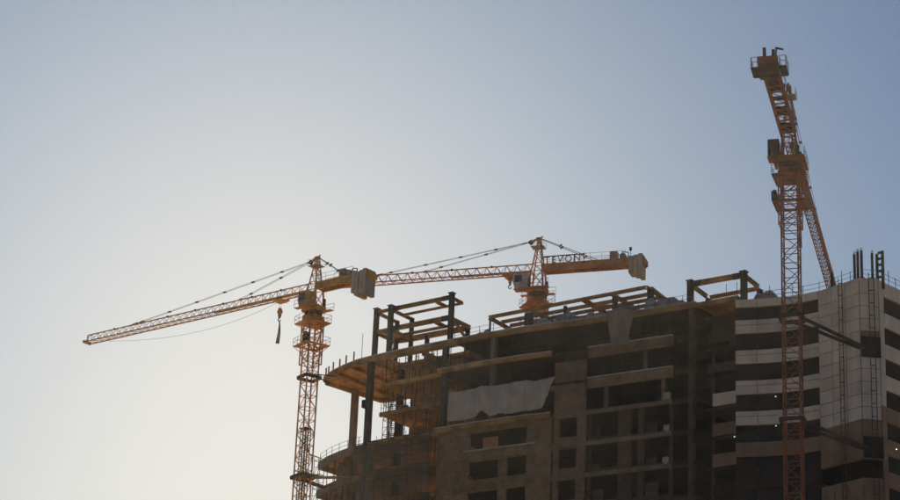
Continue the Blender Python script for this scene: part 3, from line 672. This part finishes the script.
for x, w in ((-52.0, 0.3), (-45.6, 0.25), (-38.0, 0.5), (-33.9, 0.32), (-29.0, 0.32)): frame_beam(f2, (x, 2.75, zf + 0.04), (x - 0.3, 8.3, zf + 0.04), w, 0.46, ends=False)
for x, w in ((-52.0, 0.2), (-46.2, 1.1), (-40.8, 0.35), (-33.7, 0.5), (-28.7, 0.7)): MB().box(x - w/2, x + w/2, 2.95, 2.95 + min(w, 0.5), 86.8, zf - 0.22).build('column', 'steel', f2)
for x in (-46.2, -33.7, -28.9): MB().box(x - 0.25, x + 0.25, 8.0, 8.5, 86.8, zf - 0.22).build('column', 'steel', f2)
MB().bar((-36.6, 3.0, zf - 0.9), (-33.9, 6.5, zf - 0.3), 0.6, 0.12).build('loose_plank', 'ochre', f2)
MB().bar((-28.6, 3.2, zf), (-28.4, 9.5, zf - 1.0), 0.3, 0.4).build('brace', 'ochre', f2)
f3 = bthing('steel_frame'); tag(f3, 'small portal steel frame with thick dark posts beside the clad tower', 'steel frame')
for x, y in ((-21.9, 0.9), (-15.0, 1.2)): fcol(f3, x, y, 86.8 if x < -20 else 85.8, 89.4, 0.62); MB().box(x - 0.42, x + 0.42, y - 0.42, y + 0.42, 89.4, 89.52).build('cap_plate', 'steel', f3)
for x, y in ((-22.3, 5.8), (-15.4, 5.8)): fcol(f3, x, y, 86.0, 88.8, 0.5)
frame_beam(f3, (-21.6, 0.95, 89.05), (-15.3, 1.15, 89.05), 0.35, 0.62); frame_beam(f3, (-22.1, 5.8, 88.95), (-15.6, 5.8, 88.95), 0.3, 0.45, ends=False)
frame_beam(f3, (-21.9, 1.3, 89.0), (-22.3, 5.5, 89.0), 0.32, 0.5, ends=False); frame_beam(f3, (-15.0, 1.6, 89.0), (-15.4, 5.5, 89.0), 0.32, 0.5, ends=False)
for x in (-18.6, -17.2): MB().cyl((x, 3.5, 86.0), (x, 3.5, 89.3), 0.035, 6).build('hanging_rod', 'cable', f3)

# ------------------------------------------------------------------ sheets and covered piles
def sheet(name, label, cat, nx, nz, fn, m, thick=0.02):
    vs_ = []; fs_ = []
    for j in range(nz + 1):
        for i in range(nx + 1): vs_.append(fn(i / nx, j / nz))
    for j in range(nz):
        for i in range(nx):
            a = j * (nx + 1) + i; fs_.append((a, a + 1, a + nx + 2, a + nx + 1))
    mb = MB(); mb.add(vs_, fs_); o = mb.build(name, m, None); o.location = BO; o.rotation_euler.z = BROT
    for p in o.data.polygons: p.use_smooth = True
    md = o.modifiers.new('thickness', 'SOLIDIFY'); md.thickness = thick
    return tag(o, label, cat)
def f_tarp(u, v):
    x = -54.1 + 15.0 * u - (0.9 * v * u if u > 0.75 else 0) - 0.9 * v * max(0, u - 0.8) * 4
    top = 79.8 - 0.22 * abs(math.sin(u * math.pi * 3)) + 0.1 * noise.noise((u * 14, 9.0, 0)); bot = 75.95 - 0.3 * u * (1 - u) + 0.25 * noise.noise((u * 9, 3.0, 0)) + 0.1 * noise.noise((u * 31, 5.0, 0))
    if 0.26 < u < 0.4: bot += 0.9 * (1 - abs(u - 0.33) / 0.07)
    z = top + (bot - top) * v
    y = fy(x) - 0.75 - 0.22 * math.sin(math.pi * v) * (0.6 + 0.4 * math.sin(u * 19)) + 0.34 * noise.noise((x * 0.8 + z * 0.5, z * 0.3, 1.0)) + 0.2 * noise.noise((x * 2.4 - z * 0.6, z * 0.8, 4.0)) + 0.07 * noise.noise((x * 6, z * 2.0, 8.0))
    return (x, y, z)
sheet('tarpaulin', 'wide pale grey tarpaulin hung across two floors of the bare frame', 'tarpaulin', 90, 24, f_tarp, 'tarp')
def f_drape(u, v):
    w = 4.4 - 1.9 * min(1, v * 1.3); x = -32.3 + 0.9 * v + w * (u - 0.15)
    if v < 0.22: s = v / 0.22; y = fy(x) + 1.6 - 2.1 * s; z = 88.0 - 1.0 * s + 0.25 * math.sin(u * 5)
    else: s = (v - 0.22) / 0.78; y = fy(x) - 0.5 - 0.25 * s; z = 87.0 - 4.3 * s - 0.4 * abs(u - 0.4) * s
    y += 0.18 * noise.noise((x * 1.6, z * 0.5, 7.0)); return (x, y, z)
sheet('plastic_sheet', 'narrow torn grey sheet draped over the roof edge under the long steel frame', 'sheet', 24, 36, f_drape, 'film')
def f_net(u, v):
    x = -69.2 + 12.6 * u; z = 75.1 - 0.22 * abs(math.sin(u * 12.6 / 2.1 * math.pi)) * (1 - v) + 0.2 * noise.noise((u * 7, 0, 2)) - 26 * v
    y = fy(x) - 0.55 + 0.07 * math.sin(x * 5.2) + 0.3 * noise.noise((x * 0.5, z * 0.25, 3.0))
    return (x, y, z)
sheet('safety_net', 'dark debris netting covering the storeys below the open left bay', 'net', 150, 60, f_net, 'net')
def pile(x, y, z, rx, ry, h, label, seed, m='pile', lumps=5):
    rnd = random.Random(seed); mb = MB(); nx, ny = 26, 16; vs_ = []; fs_ = []
    cs = [(rnd.uniform(-0.75, 0.75), rnd.uniform(-0.6, 0.6), rnd.uniform(0.25, 0.55), rnd.uniform(0.5, 1.0)) for _ in range(lumps)]
    for j in range(ny + 1):
        for i in range(nx + 1):
            u = -1 + 2 * i / nx; v = -1 + 2 * j / ny
            f = max([hh * max(0, 1 - max(abs(u - a), abs(v - b) * 0.9) / r_) ** 0.22 for a, b, r_, hh in cs])
            f *= 1.0 if max(abs(u), abs(v)) < 0.98 else 0.0
            vs_.append((u * rx, v * ry, max(0.0, f * h + (0.12 * h * noise.noise((u * 4 + seed, v * 4, 1.3)) if f > 0.05 else 0))))
            if vs_[-1][2] < 0.01 and False: pass
        pass
    for j in range(ny):
        for i in range(nx):
            a = j * (nx + 1) + i; fs_.append((a, a + 1, a + nx + 2, a + nx + 1))
    n0 = len(vs_); vs_ += [(-rx, -ry, -0.05), (rx, -ry, -0.05), (rx, ry, -0.05), (-rx, ry, -0.05)]
    fs_.append((n0 + 3, n0 + 2, n0 + 1, n0)); mb.add(vs_, fs_)
    o = mb.build('covered_pile', m); o.location = W(x, y, z + 0.06); o.rotation_euler.z = BROT
    return tag(o, label, 'pile')
pile(-50.9, 0.9, 86.8, 1.1, 0.8, 1.4, 'small dark covered pile at the corner post of the long roof frame', 1)
pile(-53.6, 0.7, 86.8, 1.2, 0.6, 0.35, 'very flat dark pile on the roof edge between two steel frames', 12)
pile(-43.0, 2.0, 86.8, 2.4, 1.0, 1.9, 'low pale covered pile beside the crane mast under the long roof frame', 2, 'tarp')
pile(-39.3, 1.6, 86.8, 1.7, 1.0, 2.1, 'lumpy grey bundle under the widest crossbeam of the long roof frame', 3)
pile(-35.0, 1.6, 86.8, 1.6, 0.9, 1.3, 'flat brownish pile next to the draped sheet on the roof edge', 4, 'tarp')
pile(-25.9, 2.0, 86.8, 2.5, 1.2, 1.7, 'grey stacked bundle on the roof between the long frame and the portal frame', 5)
pile(-12.9, 2.6, 85.75, 1.5, 1.0, 1.6, 'grey corrugated heap behind the tower parapet at the portal frame', 6)

# ------------------------------------------------------------------ posts, railings, columns on the roofs
for i, (x, h) in enumerate(((-78.8, 1.35), (-77.9, 1.3), (-76.4, 1.4), (-74.7, 1.35), (-73.1, 1.4), (-71.4, 1.5))):
    o = bthing('guard_post', x, fy(x) + 0.3, 86.83); MB().box(-0.07, 0.07, -0.07, 0.07, 0, h).build('post', 'concrete', o); MB().box(-0.14, 0.14, -0.14, 0.14, 0, 0.06).build('base_plate', 'steel', o)
    tag(o, 'short guard post on the curved slab edge of the open left end', 'post', 'guard posts along the curved slab edge')
o = bthing('antenna_pole', -69.8, fy(-69.8) + 0.35, 86.83); MB().cyl((0, 0, 0), (0, 0, 3.6), 0.035, 6).build('pole', 'steel', o); MB().box(-0.1, 0.1, -0.1, 0.1, 0, 0.06).build('base_plate', 'steel', o)
tag(o, 'thin tall rod on the curved slab edge beside the two storey frame', 'pole')
zr = 85.72
def roof_column(x, y, h, label, w=0.26, g=None):
    o = bthing('rebar_column', x, y, zr - 1.0); MB().box(-w/2, w/2, -w/2, w/2, 0, h + 1.0).build('column_shaft', 'steel', o)
    c = MB()
    for s in (-1, 1):
        for t in (-1, 1): c.cyl((s * w * 0.35, t * w * 0.35, h + 1.0), (s * w * 0.35, t * w * 0.35, h + 1.35), 0.02, 5)
    c.build('starter_bar', 'cable', o); MB().box(-w, w, -w, w, 0.85, 1.2).build('column_foot', 'steel', o)
    tag(o, label, 'column', g)
roof_column(-4.2, 1.9, 1.85, 'single short dark column on the tower roof behind the window side', 0.28)
for x, y, h in ((-0.95, 0.95, 3.2), (-0.45, 0.75, 3.35), (0.05, 0.65, 3.35)): roof_column(x, y, h, 'slim dark column in the tight row of three at the tower corner', 0.24, 'row of three roof columns')
roof_column(1.0, 1.35, 3.1, 'slim dark column between the row of three and the ladder column', 0.22)
o = bthing('ladder_column', 1.55, 2.1, zr - 1.0)
for s in (-0.32, 0.36): MB().box(s - 0.13, s + 0.13, -0.12, 0.12, 0, 4.2 + (0.25 if s > 0 else 0)).build('post', 'steel', o)
for i in range(5): MB().box(-0.19, 0.23, -0.06, 0.06, 1.3 + i * 0.72, 1.55 + i * 0.72).build('batten', 'steel', o)
tag(o, 'twin post steel column with battens on the tower roof', 'column')
def guardrail(pts, label, z=zr - 0.02, h=1.15, step=1.6):
    o = bthing('guardrail', 0, 0, 0)
    for p, q in zip(pts, pts[1:]):
        p = Vector((*p, z)); q = Vector((*q, z)); n = max(1, round((q - p).length / step))
        for i in range(n):
            c = p.lerp(q, i / n); MB().bar(c, c + Vector((0, 0, h + (0.5 if i % 3 == 1 else 0))), 0.055).build('rail_post', 'steel', o)
        for f in (0.45, 0.9): MB().bar(p + Vector((0, 0, h * f)), q + Vector((0, 0, h * f)), 0.035).build('rail', 'steel', o)
    tag(o, label, 'railing')
guardrail([inset(PA, 0.2)[i] for i in (1, 2, 3, 4)] + [(-3.9, 1.5), (-0.1, 0.25)], 'thin steel guardrail along the concave side of the tower roof')
guardrail([(0.2, 0.35), (1.45, 1.5), (1.6, 2.4), (2.2, 6.4), (2.8, 10.6)], 'thin steel guardrail along the far side of the tower roof past the columns')

# ------------------------------------------------------------------ scaffolds at the left end
def scaffold(x, y, z0, nlift, label, w=1.1, lift=1.9, dp=0.9):
    o = bthing('scaffold_tower', x, y, z0); st = MB(); H = nlift * lift
    for a in (0, w):
        for b in (0, dp): MB().cyl((a, b, 0), (a, b, H + 0.6), 0.045, 6).build('standard', 'steel', o)
    for i in range(1, nlift + 1):
        m_ = MB(); z = i * lift
        for b in (0, dp): m_.bar((0, b, z), (w, b, z), 0.06); m_.bar((0, b, z - lift * 0.5), (w, b, z - lift * 0.5), 0.05)
        for a in (0, w): m_.bar((a, 0, z), (a, dp, z), 0.06)
        m_.bar((0, 0, z - lift), (w, 0, z), 0.05); m_.build('ledger', 'steel', o)
    tag(o, label, 'scaffold')
scaffold(-72.6, 8.5, LV(3), 5, 'thin scaffold tower standing on the terrace floor behind the tall column', 1.5, 2.0)
ho = bthing('material_hoist', -76.6, -2.2, 0)
hm = mast_mesh(0.9, 3.0, 0.09, 0.05, 2); hm.name = 'hoist_mast'
for i in range(26): q = link('hoist_mast', hm, 'steel', ho); q.location.z = i * 3.0
MB().box(-0.6, 0.6, -0.6, 0.6, 78.0, 78.1).build('mast_cap', 'steel', ho); MB().box(-1.0, 1.0, -1.0, 1.0, 0.0, 0.3).build('base_frame', 'steel', ho)
for z in (74.8, 71.0): MB().bar((0.4, 0.4, z), (0.4, 4.0, z), 0.1).build('wall_tie', 'steel', ho)
tag(ho, 'slim lattice hoist mast rising in front of the left terrace slabs', 'hoist')
scaffold(-80.6, 4.6, 60.8, 8, 'light tube scaffold outside the lower terrace slabs', 1.0, 1.9)

fs = bthing('facade_scaffold', 0, 0, 0); sr = random.Random(5)
std_me = MB().cyl((0, 0, 0), (0, 0, 75.6), 0.035, 6).mesh('standard'); xs_ = []
x = -69.0
while x < -56.4: xs_.append(x); x += sr.uniform(0.8, 1.05)
for x in xs_:
    o = link('standard', std_me, 'steel', fs); o.location = (x, fy(x) - 1.15, 0.0)
for j in range(17):
    z = 75.0 - j * 1.27
    m_ = MB()
    for a, b in zip(xs_, xs_[1:]): m_.bar((a, fy(a) - 1.2, z + sr.uniform(-0.02, 0.02)), (b, fy(b) - 1.2, z + sr.uniform(-0.02, 0.02)), 0.06)
    m_.build('ledger', 'steel', fs)
    if j % 3 == 0:
        for a, b in zip(xs_[::2], xs_[2::2]):
            if sr.random() < 0.7: MB().add([(a, fy(a) - 1.15, z + 0.05), (b, fy(b) - 1.15, z + 0.05), (b, fy(b) - 0.72, z + 0.05), (a, fy(a) - 0.72, z + 0.05), (a, fy(a) - 1.15, z + 0.1), (b, fy(b) - 1.15, z + 0.1), (b, fy(b) - 0.72, z + 0.1), (a, fy(a) - 0.72, z + 0.1)], [(0,3,2,1),(4,5,6,7),(0,1,5,4),(1,2,6,5),(2,3,7,6),(3,0,4,7)]).build('plank', 'ochre', fs)
tag(fs, 'dense tube scaffold with planks in front of the netted lower storeys', 'scaffold')

# ------------------------------------------------------------------ small site things
o = bthing('plywood_sheet', -48.6, fy(-48.6) + 0.6, LV(4) + 0.02); MB().box(-1.1, 1.1, 0, 0.05, 0, 2.05).build('sheet', 'ply', o); MB().box(-1.0, -0.9, 0.05, 0.1, 0, 2.0).box(0.9, 1.0, 0.05, 0.1, 0, 2.0).build('batten', 'ochre', o)
tag(o, 'orange brown plywood sheet standing inside the widest wall opening', 'plywood')
for i, (x, k, h) in enumerate(((-25.2, 3, 1.0), (-25.2, 4, 0.9), (-25.3, 5, 0.9))):
    o = bthing('cement_sacks', x, fy(x) + 0.45, LV(k) + 0.04)
    for j in range(3): MB().prism([(-0.4 + 0.04 * j, -0.05), (0.36 + 0.03 * j, -0.08), (0.42, 0.25), (0.3, 0.5), (-0.36, 0.48)], j * h / 3, (j + 1) * h / 3 - 0.02).build('sack', 'bag', o)
    tag(o, 'small stack of pale sacks on a floor edge near the hollow by the tower', 'sacks', 'stacks of sacks on the floor edges')
def site_lamp(x, y, z, label):
    o = bthing('site_lamp', x, y, z); MB().box(-0.14, 0.14, 0.0, 0.12, -0.12, 0.12).build('housing', 'steel', o)
    MB().cyl((0, -0.05, 0), (0, 0.0, 0), 0.06, 10).build('lens', 'lamp', o); MB().bar((0, 0.06, 0.1), (0, 0.06, 1.0), 0.03).build('cord', 'cable', o)
    tag(o, label, 'lamp')
site_lamp(-11.2, 1.45, 74.0, 'small lit lamp hanging in the third ribbon opening of the tower')
site_lamp(-11.2, 1.45, 70.6, 'small lit lamp hanging in the fourth ribbon opening of the tower')
site_lamp(-15.7, 0.1, 69.6, 'small lit lamp at the outer edge of the tower beside the hollow')
site_lamp(2.4, 3.2, 66.6, 'small lit lamp on the far side of the tower corner')
